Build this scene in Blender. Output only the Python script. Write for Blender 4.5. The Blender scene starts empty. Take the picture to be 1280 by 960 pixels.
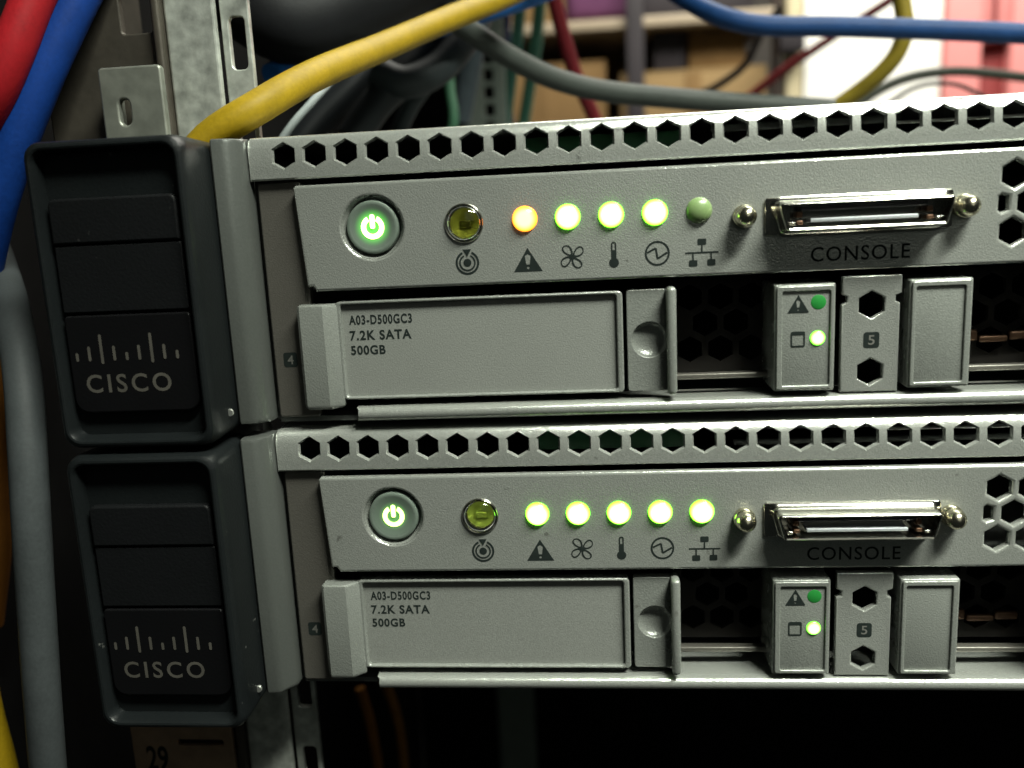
import bpy, bmesh, math, random
from mathutils import Vector, Matrix
random.seed(7)
S = 0.001                      # every shape below is written in millimetres
scene = bpy.context.scene
COL = scene.collection

# ------------------------------------------------------------------ camera
cam_data = bpy.data.cameras.new('camera')
cam = bpy.data.objects.new('camera', cam_data)
COL.objects.link(cam)
cam.location = (0.06567, -0.12879, -0.01042)
cam.rotation_euler = (1.38191, 0.04773, 0.09143)
cam_data.sensor_width = 36.0
cam_data.lens = 30.741
cam_data.clip_start = 0.004
cam_data.clip_end = 20
cam_data.dof.use_dof = True
cam_data.dof.focus_distance = 0.134
cam_data.dof.aperture_fstop = 16
scene.camera = cam

# ------------------------------------------------------------------ world and lamps
world = bpy.data.worlds.new('World')
scene.world = world
world.use_nodes = True
bg = world.node_tree.nodes['Background']
bg.inputs[0].default_value = (0.75, 0.9, 0.8, 1)
bg.inputs[1].default_value = 0.016

def area(name, loc, target, sx, sy, power, color):
    l = bpy.data.lights.new(name, 'AREA')
    l.shape = 'RECTANGLE'; l.size = sx; l.size_y = sy; l.energy = power; l.color = color
    o = bpy.data.objects.new(name, l); COL.objects.link(o)
    o.location = Vector(loc) * S
    d = (Vector(target) - Vector(loc)).normalized()
    o.rotation_euler = d.to_track_quat('-Z', 'Y').to_euler()
    return o
# fluorescent tubes of the machine room: one over the aisle to the right, one behind the rack; plus an added soft fill
k = area('aisle_ceiling_lamp', (300, -190, 380), (165, 0, -30), 0.28, 0.05, 1.6, (0.955, 1.0, 0.87))
k.data.spread = math.radians(66)
area('soft_fill_lamp', (300, -620, 330), (110, 0, -30), 0.5, 0.5, 0.33, (0.97, 1.0, 0.87))  # added lamp: broad frontal fill that softens the shadows
area('room_ceiling_lamp', (470, 560, 760), (380, 860, 100), 0.9, 0.25, 22, (1.0, 0.97, 0.86))

scene.render.engine = 'CYCLES'
vs = scene.view_settings
vs.view_transform = 'Standard'; vs.look = 'None'; vs.gamma = 1; vs.exposure = 0.0
vs.use_curve_mapping = False

# ------------------------------------------------------------------ materials
def mat(name, col, rough=0.5, metal=0.0, bump=0.0, bscale=1500, vary=0.0, vscale=120, coat=0.0, emit=None, estr=0.0,
        trans=0.0, ior=1.45, spec=0.5, grain=0.0, stretch=None, rvar=0.0, speck=0.0):
    m = bpy.data.materials.new(name); m.use_nodes = True
    nt = m.node_tree; b = nt.nodes['Principled BSDF']
    b.inputs['Base Color'].default_value = (*col, 1)
    b.inputs['Roughness'].default_value = rough
    b.inputs['Metallic'].default_value = metal
    b.inputs['Coat Weight'].default_value = coat
    b.inputs['IOR'].default_value = ior
    b.inputs['Specular IOR Level'].default_value = spec
    b.inputs['Transmission Weight'].default_value = trans
    if emit:
        b.inputs['Emission Color'].default_value = (*emit, 1)
        b.inputs['Emission Strength'].default_value = estr
    tc = nt.nodes.new('ShaderNodeTexCoord')
    oi = nt.nodes.new('ShaderNodeObjectInfo')          # so that no two pieces share the same grain and stains
    off = nt.nodes.new('ShaderNodeVectorMath'); off.operation = 'MULTIPLY_ADD'
    off.inputs[1].default_value = (0.9, 0.7, 1.3)
    nt.links.new(oi.outputs['Random'], off.inputs[0]); nt.links.new(tc.outputs['Object'], off.inputs[2])
    src = off.outputs[0]
    if stretch:
        mp = nt.nodes.new('ShaderNodeMapping'); mp.inputs['Scale'].default_value = stretch
        nt.links.new(src, mp.inputs['Vector']); src = mp.outputs['Vector']
    if vary or grain:
        n = nt.nodes.new('ShaderNodeTexNoise'); n.inputs['Scale'].default_value = vscale; n.inputs['Detail'].default_value = 6
        nt.links.new(src, n.inputs['Vector'])
        n2 = nt.nodes.new('ShaderNodeTexNoise'); n2.inputs['Scale'].default_value = bscale * 1.3; n2.inputs['Detail'].default_value = 2
        nt.links.new(src, n2.inputs['Vector'])
        ad = nt.nodes.new('ShaderNodeMath'); ad.operation = 'MULTIPLY_ADD'
        ad.inputs[1].default_value = vary * 2; ad.inputs[2].default_value = 1 - vary - grain
        nt.links.new(n.outputs['Fac'], ad.inputs[0])
        ad2 = nt.nodes.new('ShaderNodeMath'); ad2.operation = 'MULTIPLY_ADD'
        ad2.inputs[1].default_value = grain * 2
        nt.links.new(n2.outputs['Fac'], ad2.inputs[0]); nt.links.new(ad.outputs[0], ad2.inputs[2])
        mx = nt.nodes.new('ShaderNodeVectorMath'); mx.operation = 'SCALE'
        mx.inputs[0].default_value = col
        nt.links.new(ad2.outputs[0], mx.inputs['Scale'])
        out = mx.outputs[0]
        if speck:      # sparse specks of dust and chipped paint
            n3 = nt.nodes.new('ShaderNodeTexNoise'); n3.inputs['Scale'].default_value = 420; n3.inputs['Detail'].default_value = 4
            nt.links.new(src, n3.inputs['Vector'])
            mr = nt.nodes.new('ShaderNodeMapRange'); mr.inputs['From Min'].default_value = 0.71; mr.inputs['From Max'].default_value = 0.76
            mr.inputs['To Max'].default_value = abs(speck); nt.links.new(n3.outputs['Fac'], mr.inputs['Value'])
            mc = nt.nodes.new('ShaderNodeMix'); mc.data_type = 'RGBA'
            nt.links.new(mr.outputs[0], mc.inputs['Factor']); nt.links.new(out, mc.inputs['A'])
            mc.inputs['B'].default_value = (0.08, 0.075, 0.065, 1) if speck > 0 else (0.30, 0.30, 0.28, 1)
            out = mc.outputs['Result']
        nt.links.new(out, b.inputs['Base Color'])
    if rvar:
        n = nt.nodes.new('ShaderNodeTexNoise'); n.inputs['Scale'].default_value = 70; n.inputs['Detail'].default_value = 8; n.inputs['Roughness'].default_value = 0.7
        nt.links.new(src, n.inputs['Vector'])
        ma = nt.nodes.new('ShaderNodeMath'); ma.operation = 'MULTIPLY_ADD'
        ma.inputs[1].default_value = rvar * 4; ma.inputs[2].default_value = rough - rvar * 2
        nt.links.new(n.outputs['Fac'], ma.inputs[0]); nt.links.new(ma.outputs[0], b.inputs['Roughness'])
    if bump:
        n = nt.nodes.new('ShaderNodeTexNoise'); n.inputs['Scale'].default_value = bscale; n.inputs['Detail'].default_value = 3
        nt.links.new(src, n.inputs['Vector'])
        bp = nt.nodes.new('ShaderNodeBump'); bp.inputs['Strength'].default_value = bump; bp.inputs['Distance'].default_value = 0.00025
        nt.links.new(n.outputs['Fac'], bp.inputs['Height'])
        nt.links.new(bp.outputs['Normal'], b.inputs['Normal'])
    return m

M = {}
M['paint'] = mat('silver_powder_paint', (0.455, 0.472, 0.44), 0.20, 0.70, bump=0.26, bscale=4600, vary=0.10, vscale=32, grain=0.42, rvar=0.06, speck=0.5)
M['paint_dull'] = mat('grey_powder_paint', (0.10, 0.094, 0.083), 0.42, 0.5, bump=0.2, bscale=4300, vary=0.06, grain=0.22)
M['plastic'] = mat('grey_plastic', (0.195, 0.205, 0.19), 0.27, 0.35, bump=0.26, bscale=4300, vary=0.06, grain=0.38, rvar=0.04, speck=0.5)
M['label'] = mat('label_plate_grey', (0.19, 0.197, 0.183), 0.42, 0.2, bump=0.2, bscale=4300, vary=0.05, grain=0.4, rvar=0.04)
M['steel'] = mat('bare_steel', (0.5, 0.51, 0.48), 0.34, 0.85, bump=0.1, bscale=1200, vary=0.12, grain=0.1)
M['inside'] = mat('chassis_inside_steel', (0.10, 0.105, 0.10), 0.6, 0.4, vary=0.1)
M['mesh'] = mat('dark_vent_mesh', (0.012, 0.0105, 0.0095), 0.7, 0.0, spec=0.1, vary=0.2)
M['board'] = mat('circuit_board_green', (0.01, 0.07, 0.025), 0.5, vary=0.3)
M['black'] = mat('black_plastic', (0.006, 0.0073, 0.0078), 0.38, 0.0, spec=0.25, speck=-0.25, rvar=0.04, bump=0.18, bscale=2200, vary=0.2, grain=0.2)
M['black_side'] = mat('charcoal_plastic', (0.004, 0.0044, 0.005), 0.5, 0.0, spec=0.2, speck=-0.1, bump=0.2, bscale=2200, vary=0.2, grain=0.2)
M['silver_strip'] = mat('silver_plastic', (0.10, 0.107, 0.10), 0.32, 0.5, bump=0.12, bscale=2200, vary=0.06, grain=0.12)
M['badge'] = mat('badge_black', (0.003, 0.003, 0.0035), 0.42, 0.0, spec=0.2, bump=0.1, bscale=2200, vary=0.2)
M['logo'] = mat('logo_silver', (0.062, 0.058, 0.05), 0.5, 0.1, vary=0.35, vscale=600)
M['ink'] = mat('dark_print', (0.012, 0.016, 0.015), 0.8, spec=0.05, vary=0.35, vscale=900)
M['ink_light'] = mat('pale_print', (0.10, 0.10, 0.092), 0.8, spec=0.05)
M['chrome'] = mat('nickel_plate', (0.42, 0.41, 0.37), 0.17, 1.0, vary=0.08, bump=0.03, bscale=800)
M['brass'] = mat('nickel_brass', (0.62, 0.58, 0.44), 0.2, 1.0, vary=0.1)
M['copper'] = mat('copper_spring', (0.09, 0.05, 0.03), 0.45, 0.7)
M['socket'] = mat('socket_plastic', (0.012, 0.012, 0.015), 0.45)
M['tongue'] = mat('socket_tongue', (0.34, 0.36, 0.38), 0.4, 0.3, vary=0.2, vscale=2500)
M['button'] = mat('button_grey_green', (0.095, 0.12, 0.10), 0.42, bump=0.1, bscale=2200, grain=0.1)
M['lens'] = mat('olive_clear_lens', (0.72, 0.76, 0.22), 0.04, trans=1.0, ior=1.42)
M['lens_core'] = mat('beacon_core', (0.055, 0.055, 0.012), 0.35, vary=0.6, vscale=700)
M['lens_cup'] = mat('beacon_reflector_cup', (0.42, 0.42, 0.14), 0.3, 0.6, vary=0.3, vscale=500)
M['led_off'] = mat('unlit_green_led', (0.15, 0.22, 0.09), 0.3, coat=0.3)
M['led_dim'] = mat('unlit_dark_green_led', (0.015, 0.17, 0.03), 0.35)

def led_mat(name, core, rim, s_core, s_rim, r_in, r_out, base=None):
    """a lit lamp lens, or the glow painted round the power symbol: hottest over the die, weaker to its edge (distance from the lens axis)"""
    m = bpy.data.materials.new(name); m.use_nodes = True
    nt = m.node_tree; b = nt.nodes['Principled BSDF']
    b.inputs['Base Color'].default_value = (*(base or [c * 0.5 for c in rim]), 1); b.inputs['Roughness'].default_value = 0.3
    tc = nt.nodes.new('ShaderNodeTexCoord')
    sp = nt.nodes.new('ShaderNodeSeparateXYZ'); nt.links.new(tc.outputs['Object'], sp.inputs[0])
    cb = nt.nodes.new('ShaderNodeCombineXYZ'); nt.links.new(sp.outputs[0], cb.inputs[0]); nt.links.new(sp.outputs[2], cb.inputs[1])
    ln = nt.nodes.new('ShaderNodeVectorMath'); ln.operation = 'LENGTH'; nt.links.new(cb.outputs[0], ln.inputs[0])
    mr = nt.nodes.new('ShaderNodeMapRange'); mr.interpolation_type = 'SMOOTHSTEP'
    mr.inputs['From Min'].default_value = r_in * S; mr.inputs['From Max'].default_value = r_out * S
    nt.links.new(ln.outputs['Value'], mr.inputs['Value'])
    mx = nt.nodes.new('ShaderNodeMix'); mx.data_type = 'RGBA'
    nt.links.new(mr.outputs[0], mx.inputs['Factor'])
    mx.inputs['A'].default_value = (*[c * s_core for c in core], 1)
    mx.inputs['B'].default_value = (*[c * s_rim for c in rim], 1)
    nt.links.new(mx.outputs['Result'], b.inputs['Emission Color'])
    b.inputs['Emission Strength'].default_value = 1.0
    return m
M['led_green'] = led_mat('lit_green_led', (0.9, 1.0, 0.33), (0.17, 1.0, 0.012), 4.6, 5.0, 1.05, 1.85)
M['led_amber'] = led_mat('lit_amber_led', (1.0, 0.52, 0.22), (1.0, 0.26, 0.012), 3.6, 3.2, 0.8, 1.82)
M['led_drive'] = led_mat('lit_drive_led', (0.7, 1.0, 0.35), (0.14, 1.0, 0.02), 4, 2.4, 0.45, 1.1)
M['symbol'] = mat('lit_power_symbol', (0.4, 0.6, 0.2), 0.4, emit=(0.62, 1.0, 0.20), estr=4.2)
M['halo'] = led_mat('translucent_symbol_surround', (0.12, 0.9, 0.05), (0.0, 0.02, 0.0), 0.30, 0.3, 1.1, 2.5, (0.095, 0.12, 0.10))  # light spilling over the button, painted as fading emission on a button-coloured disc
M['halo_bright'] = led_mat('bright_symbol_surround', (0.10, 1.0, 0.035), (0.0, 0.03, 0.0), 0.85, 0.3, 1.0, 2.9, (0.095, 0.12, 0.10))  # stronger painted glow for the upper button
M['symbol_bright'] = mat('brightly_lit_power_symbol', (0.4, 0.6, 0.2), 0.4, emit=(0.7, 1.0, 0.25), estr=7.0)

# ------------------------------------------------------------------ mesh helpers
class Thing:
    """an Empty with its base point; every child mesh is stored relative to that point"""
    def __init__(self, name, label, cat, base, group=None):
        self.o = bpy.data.objects.new(name, None); COL.objects.link(self.o)
        self.o.empty_display_size = 0.01
        self.base = Vector(base); self.o.location = self.base * S
        self.o['label'] = label; self.o['category'] = cat
        if group: self.o['group'] = group

def link_mesh(name, verts, faces, material, owner=None, parent=None, smooth=False, origin=None):
    """verts in world millimetres; owner is a Thing; parent an optional part object of that thing (sub-part)"""
    org = Vector(origin) if origin else Vector((0, 0, 0))
    me = bpy.data.meshes.new(name)
    par_org = Vector((0, 0, 0))
    if parent is not None: par_org = Vector(parent['_org'])
    elif owner is not None: par_org = owner.base
    o_org = org if origin else par_org
    me.from_pydata([tuple((Vector(v) - o_org) * S) for v in verts], [], faces)
    me.materials.append(material)
    if smooth:
        me.polygons.foreach_set('use_smooth', [True] * len(me.polygons))
        if smooth != 'all': me.set_sharp_from_angle(angle=math.radians(smooth if smooth is not True else 35))
    me.update()
    o = bpy.data.objects.new(name, me); COL.objects.link(o)
    o['_org'] = tuple(o_org)
    if parent is not None: o.parent = parent
    elif owner is not None: o.parent = owner.o
    o.location = (o_org - par_org) * S
    return o

def tagged(o, label, cat=None, group=None, kind=None):
    if label: o['label'] = label
    if cat: o['category'] = cat
    if group: o['group'] = group
    if kind: o['kind'] = kind
    return o

def rrect(x0, x1, z0, z1, r, n=5):
    """rounded rectangle, counter-clockwise; r may be one radius or four (bl, br, tr, tl)"""
    rs = r if isinstance(r, (tuple, list)) else (r,) * 4
    pts = []
    for (cx, cz, a0, q) in ((x0, z0, 180, rs[0]), (x1, z0, 270, rs[1]), (x1, z1, 0, rs[2]), (x0, z1, 90, rs[3])):
        if q <= 0:
            pts.append((cx, cz)); continue
        ox = cx + (q if cx == x0 else -q); oz = cz + (q if cz == z0 else -q)
        for k in range(n + 1):
            a = math.radians(a0 + 90 * k / n)
            pts.append((ox + q * math.cos(a), oz + q * math.sin(a)))
    return pts
def circ(cx, cz, r, n=32, rx=None):
    return [(cx + (rx or r) * math.cos(2 * math.pi * k / n), cz + r * math.sin(2 * math.pi * k / n)) for k in range(n)]
def hexa(cx, cz, w, R):
    return [(cx, cz + R), (cx - w, cz + R / 2), (cx - w, cz - R / 2), (cx, cz - R), (cx + w, cz - R / 2), (cx + w, cz + R / 2)]

def curve_mesh(loops, thick, bevel=0.0):
    """filled 2-D outline with holes, thickened and bevelled; returns verts (u, v, w), faces"""
    cu = bpy.data.curves.new('tmp', 'CURVE'); cu.dimensions = '2D'; cu.fill_mode = 'BOTH'
    cu.extrude = max(thick / 2 - bevel, 0); cu.bevel_depth = bevel; cu.bevel_resolution = 2; cu.offset = -bevel
    for lp in loops:
        sp = cu.splines.new('POLY'); sp.points.add(len(lp) - 1); sp.use_cyclic_u = True
        for p, (u, v) in zip(sp.points, lp): p.co = (u, v, 0, 1)
    ob = bpy.data.objects.new('tmp', cu)
    me = bpy.data.meshes.new_from_object(ob)
    vs_ = [tuple(v.co) for v in me.vertices]; fs = [tuple(p.vertices) for p in me.polygons]
    bpy.data.objects.remove(ob); bpy.data.curves.remove(cu); bpy.data.meshes.remove(me)
    return vs_, fs

def plate(name, loops, yf, thick, bevel, material, owner=None, parent=None, smooth=30):
    """a plate whose front face lies at y = yf"""
    vs_, fs = curve_mesh(loops, thick, bevel)
    yc = yf + thick / 2
    return link_mesh(name, [(u, yc - w, v) for u, v, w in vs_], fs, material, owner, parent, smooth)

def printed(name, shapes, y, material, owner=None, parent=None):
    """flat print: a list of shapes, each a list of loops (outline + holes); thin, just proud of the face at y"""
    V, F = [], []
    for i, lp in enumerate(shapes):
        vs_, fs = curve_mesh(lp, 0.0)
        k = len(V)
        V += [(u, y - 0.035 - 0.006 * i, v) for u, v, w in vs_]
        F += [tuple(a + k for a in f) for f in fs]
    return link_mesh(name, V, F, material, owner, parent)

def text_mesh(body, x0, x1, z0, z1, offset=0.0, spacing=1.0):
    cu = bpy.data.curves.new('tmp', 'FONT'); cu.body = body; cu.size = 1; cu.offset = offset
    cu.space_character = spacing; cu.resolution_u = 4
    ob = bpy.data.objects.new('tmp', cu)
    me = bpy.data.meshes.new_from_object(ob)
    us = [v.co.x for v in me.vertices]; ws = [v.co.y for v in me.vertices]
    a, b, c, d = min(us), max(us), min(ws), max(ws)
    vs_ = [(x0 + (v.co.x - a) / (b - a) * (x1 - x0), z0 + (v.co.y - c) / (d - c) * (z1 - z0)) for v in me.vertices]
    fs = [tuple(p.vertices) for p in me.polygons]
    bpy.data.objects.remove(ob); bpy.data.curves.remove(cu); bpy.data.meshes.remove(me)
    return vs_, fs
def lettering(name, lines, y, material, owner=None, parent=None, depth=0.035):
    V, F = [], []
    for ln in lines:
        vs_, fs = text_mesh(*ln)
        k = len(V); V += [(u, y - depth, v) for u, v in vs_]; F += [tuple(a + k for a in f) for f in fs]
    return link_mesh(name, V, F, material, owner, parent)

def rbox(name, x0, x1, y0, y1, z0, z1, bev, material, owner=None, parent=None, segs=3, smooth=40):
    bm = bmesh.new(); bmesh.ops.create_cube(bm, size=1)
    for v in bm.verts:
        v.co = ((x0 + x1) / 2 + v.co.x * (x1 - x0), (y0 + y1) / 2 + v.co.y * (y1 - y0), (z0 + z1) / 2 + v.co.z * (z1 - z0))
    if bev: bmesh.ops.bevel(bm, geom=bm.edges[:], offset=bev, segments=segs, profile=0.5, affect='EDGES')
    bm.verts.index_update()
    V = [tuple(v.co) for v in bm.verts]; F = [tuple(v.index for v in f.verts) for f in bm.faces]; bm.free()
    return link_mesh(name, V, F, material, owner, parent, smooth)

def lathe(name, cx, cz, prof, material, owner=None, parent=None, n=36, smooth=40, origin=False):
    """profile of (radius, y) turned about the y axis through (cx, cz); front end first"""
    V, F = [], []
    for r, y in prof:
        for k in range(n):
            a = 2 * math.pi * k / n
            V.append((cx + max(r, 1e-4) * math.cos(a), y, cz + max(r, 1e-4) * math.sin(a)))
    for i in range(len(prof) - 1):
        for k in range(n):
            k2 = (k + 1) % n
            F.append((i * n + k, i * n + k2, (i + 1) * n + k2, (i + 1) * n + k))
    return link_mesh(name, V, F, material, owner, parent, smooth, origin=(cx, prof[-1][1], cz) if origin else None)

def dome(r, y0, h, n=8):
    return [(r * math.sin(math.pi / 2 * k / n), y0 - h * math.cos(math.pi / 2 * k / n)) for k in range(n + 1)]

def loft(name, rings, material, owner=None, parent=None, smooth=30, cap_end=True, cap_start=False):
    V, F = [], []
    n = len(rings[0])
    for rg in rings: V += rg
    for i in range(len(rings) - 1):
        for k in range(n):
            k2 = (k + 1) % n
            F.append((i * n + k, i * n + k2, (i + 1) * n + k2, (i + 1) * n + k))
    if cap_end: F.append(tuple((len(rings) - 1) * n + k for k in range(n)))
    if cap_start: F.append(tuple(reversed(range(n))))
    return link_mesh(name, V, F, material, owner, parent, smooth)

def sweep_points(pts, step=3.0):
    P = [Vector(p) for p in pts]
    P = [P[0] * 2 - P[1]] + P + [P[-1] * 2 - P[-2]]
    out = []
    for i in range(1, len(P) - 2):
        p0, p1, p2, p3 = P[i - 1:i + 3]
        n = max(4, int((p2 - p1).length / step))
        for k in range(n):
            t = k / n
            out.append(0.5 * ((2 * p1) + (p2 - p0) * t + (2 * p0 - 5 * p1 + 4 * p2 - p3) * t * t + (3 * p1 - p0 - 3 * p2 + p3) * t ** 3))
    out.append(P[-2])
    return out
def tube(name, pts, r, material, owner=None, parent=None, n=18, step=3.0, flat=1.0):
    C = sweep_points(pts, step)
    V, F = [], []
    up = Vector((0.31, 0.2, 0.93))
    for i, c in enumerate(C):
        d = (C[min(i + 1, len(C) - 1)] - C[max(i - 1, 0)]).normalized()
        up = (up - d * up.dot(d)).normalized(); s = d.cross(up)
        for k in range(n):
            a = 2 * math.pi * k / n
            V.append(c + up * (r * math.cos(a)) + s * (r * flat * math.sin(a)))
    for i in range(len(C) - 1):
        for k in range(n):
            k2 = (k + 1) % n
            F.append((i * n + k, i * n + k2, (i + 1) * n + k2, (i + 1) * n + k))
    F.append(tuple(range(n))); F.append(tuple((len(C) - 1) * n + k for k in reversed(range(n))))
    bm = bmesh.new(); vv = [bm.verts.new(v) for v in V]
    for f in F: bm.faces.new([vv[a] for a in f])
    bmesh.ops.recalc_face_normals(bm, faces=bm.faces[:]); bm.verts.index_update()
    F = [tuple(v.index for v in f.verts) for f in bm.faces]; bm.free()
    return link_mesh(name, V, F, material, owner, parent, 50)

# ------------------------------------------------------------------ icons (flat print), as loops round a centre
def I_warning(cx, cz, w, h):
    tri = [(cx - w / 2, cz - h / 2), (cx + w / 2, cz - h / 2), (cx, cz + h / 2)]
    bar = [(cx - .06 * w, cz - .20 * h), (cx + .06 * w, cz - .20 * h), (cx + .10 * w, cz + .16 * h), (cx, cz + .24 * h), (cx - .10 * w, cz + .16 * h)]
    return [[tri, bar, circ(cx, cz - .34 * h, .055 * h, 10)]]
def stroke(p, q, w):
    a = Vector(p); b = Vector(q); d = (b - a).normalized(); n = Vector((-d.y, d.x)) * w / 2
    return [[tuple(a + n), tuple(a - n), tuple(b - n), tuple(b + n)]]
def I_fan(cx, cz, r):
    out = []
    for k in range(4):
        a = math.radians(25 + 90 * k)
        def petal(s, lo):
            pts = []
            for j in range(18):
                t = 2 * math.pi * j / 18
                u = lo + (r - lo - (r * .08 if s < 1 else 0)) * (0.5 - 0.5 * math.cos(t)); v = .42 * r * s * math.sin(t) * (0.55 + 0.45 * (0.5 - 0.5 * math.cos(t)))
                pts.append((cx + u * math.cos(a) - (v + .18 * u) * math.sin(a), cz + u * math.sin(a) + (v + .18 * u) * math.cos(a)))
            return pts
        out.append([petal(1.0, .06 * r), petal(.66, .22 * r)])
    out.append([circ(cx, cz, .16 * r, 12)])
    return out
def I_thermo(cx, cz, h):
    w = .10 * h
    return [[circ(cx, cz - h * .30, h * .19, 18)], [rrect(cx - w, cx + w, cz - h * .2, cz + h * .18, 0)],
            [rrect(cx - w, cx + w, cz + h * .15, cz + h * .5, (0, 0, w * .9, w * .9)), rrect(cx - w * .45, cx + w * .45, cz + h * .18, cz + h * .44, 0)]]
def I_power(cx, cz, r):
    out = [[circ(cx, cz, r, 36), circ(cx, cz, r * .84, 36)]]
    P = [(-.8, .08), (-.12, .42), (.02, -.42), (.8, .05)]
    for a, b in zip(P, P[1:]): out.append(stroke((cx + a[0] * r, cz + a[1] * r), (cx + b[0] * r, cz + b[1] * r), .15 * r))
    return out
def I_net(cx, cz):
    out = [[rrect(cx - .62, cx + .62, cz + 1.05, cz + 1.95, .15, 2)], [rrect(cx - 1.85, cx - .65, cz - 1.95, cz - 1.05, .15, 2)], [rrect(cx + .75, cx + 1.9, cz - 1.9, cz - 1.0, .15, 2)]]
    out += [stroke((cx - 2.35, cz), (cx + 2.35, cz), .2), stroke((cx, cz + 1.05), (cx, cz), .2), stroke((cx - 1.25, cz), (cx - 1.25, cz - 1.05), .2), stroke((cx + 1.3, cz), (cx + 1.3, cz - 1.05), .2)]
    return out
def I_beacon(cx, cz, r):
    def ring(ra, rb):
        pts = []
        for k in range(31): a = math.radians(115 + 310 * k / 30); pts.append((cx + ra * math.cos(a), cz + ra * math.sin(a)))
        for k in range(31): a = math.radians(425 - 310 * k / 30); pts.append((cx + rb * math.cos(a), cz + rb * math.sin(a)))
        return [pts]
    return [[circ(cx, cz, .34 * r, 16)], ring(r, .82 * r), ring(.70 * r, .56 * r),
            [[(cx - .36 * r, cz + 1.12 * r), (cx, cz + .48 * r), (cx + .36 * r, cz + 1.12 * r)]]]
def I_disk(cx, cz, w, h):
    return [[rrect(cx - w / 2, cx + w / 2, cz - h / 2, cz + h / 2, .25, 3), rrect(cx - w / 2 + .2, cx + w / 2 - .2, cz - h / 2 + .22, cz + h / 2 - .5, .15, 3)]]

def bay_number(owner, n, cx, cz, y, parent):
    sq = printed('bay_number_plate', [[rrect(cx - 1.1, cx + 1.1, cz - 1.15, cz + 1.15, .4, 4)]], y, M['ink'], owner, parent)
    return sq

# ------------------------------------------------------------------ the rack server
X_END = 445.0
PITCH, HX0 = 4.6587, 20.53
YP = -0.6          # face of the control panel
YD = 0.5           # general face of the drive bay
def flange(T):
    """perforated front lip of the lid: hexagon cells, its top edge rolled back into the lid"""
    w, R = 1.80, 2.04
    r = 1.7; zt = 2.87; hz_ = 3.7
    def bend(z):
        d = (z - (zt - hz_)) / hz_
        return 0.0 if d <= 0 else r - r * math.sqrt(max(1 - d * d, 0))
    cells = [HX0 + PITCH * k for k in range(int((X_END - 4 - HX0) / PITCH) + 1)]
    V, F = [], []; idx = {}
    def vt(x, z, y=None):
        k = (round(x, 4), round(z, 4), None if y is None else round(y, 4))
        if k not in idx:
            idx[k] = len(V); V.append((x, bend(z) if y is None else y, z))
        return idx[k]
    levels_up = [R, 2.25, 2.45, 2.62, 2.76, 2.84, 2.87]
    zb = -3.45
    def band(xa, xm, xb):
        xs = [xa, xm, xb]
        for za, zc in zip(levels_up, levels_up[1:]):
            for p, q in zip(xs, xs[1:]): F.append((vt(p, za), vt(q, za), vt(q, zc), vt(p, zc)))
        for p, q in zip(xs, xs[1:]):
            F.append((vt(p, zt), vt(q, zt), vt(q, zt, 12.0), vt(p, zt, 12.0)))             # back over the lid
            F.append((vt(p, zb + .25), vt(q, zb + .25), vt(q, -R), vt(p, -R)))
            F.append((vt(p, zb, .25), vt(q, zb, .25), vt(q, zb + .25), vt(p, zb + .25)))
            F.append((vt(p, zb, 3.0), vt(q, zb, 3.0), vt(q, zb, .25), vt(p, zb, .25)))
    def solid(xa, xb):
        xm = (xa + xb) / 2; band(xa, xm, xb)
        zs = [-R, -R / 2, R / 2, 1.3, 1.6, R]
        for za, zc in zip(zs, zs[1:]):
            for p, q in ((xa, xm), (xm, xb)): F.append((vt(p, za), vt(q, za), vt(q, zc), vt(p, zc)))
    x_first = 15.3
    solid(x_first, cells[0] - PITCH / 2)
    for c in cells:
        xa, xb = c - PITCH / 2, c + PITCH / 2
        band(xa, c, xb)
        h = hexa(c, 0, w, R)     # top, UL, LL, bottom, LR, UR
        g = [vt(x, z) for x, z in h]
        # extra points half way up the slanted edges so that the rolled edge stays round
        F.append((vt(xa, -R / 2), g[2], g[1], vt(xa, R / 2)))
        F.append((g[4], vt(xb, -R / 2), vt(xb, R / 2), g[5]))
        for sx, ge, xe in ((-1, 1, xa), (1, 5, xb)):
            prev_h, prev_e = g[ge], vt(xe, R / 2)
            for t, zz in ((.28, 1.3), (.57, 1.6), (1.0, R)):
                hx = c + sx * w * (1 - t); hz = R / 2 + (R / 2) * t
                ph = vt(hx, hz) if t < 1 else g[0]; pe = vt(xe, zz)
                F.append((prev_e, prev_h, ph, pe) if sx < 0 else (prev_h, prev_e, pe, ph))
                prev_h, prev_e = ph, pe
        F.append((vt(xa, -R), g[3], g[2], vt(xa, -R / 2)))
        F.append((g[3], vt(xb, -R), vt(xb, -R / 2), g[4]))
        hh = [h[0]] + [(c - w * (1 - t), R / 2 + R / 2 * t) for t in (.57, .28)] + h[1:6] + [(c + w * (1 - t), R / 2 + R / 2 * t) for t in (.28, .57)]
        for (ax, az), (bx, bz) in zip(hh, hh[1:] + hh[:1]):
            ya, yb = bend(az), bend(bz)
            k = len(V)
            q = .86; V += [(ax, ya, az), (bx, yb, bz), (c + (bx - c) * q, yb + .55, bz * q), (c + (ax - c) * q, ya + .55, az * q)]
            F.append((k, k + 1, k + 2, k + 3))
    solid(cells[-1] + PITCH / 2, X_END)
    # closed left cheek
    k = len(V); V += [(x_first, 0, zb), (x_first, 3, zb), (x_first, 3, zt), (x_first, bend(zt), zt), (x_first, .5, 2.3), (x_first, 0, 1.2)]
    F.append(tuple(range(k, k + 6)))
    return link_mesh('perforated_front_edge', V, F, M['paint'], T, None, 32)

def lit_led(T, cx, cz, y0, r, m, name='status_light', h=0.9):
    return lathe(name, cx, cz, dome(r, y0, h) + [(r, y0 + .8)], m, T, None, 32, 60, origin=True)

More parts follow.
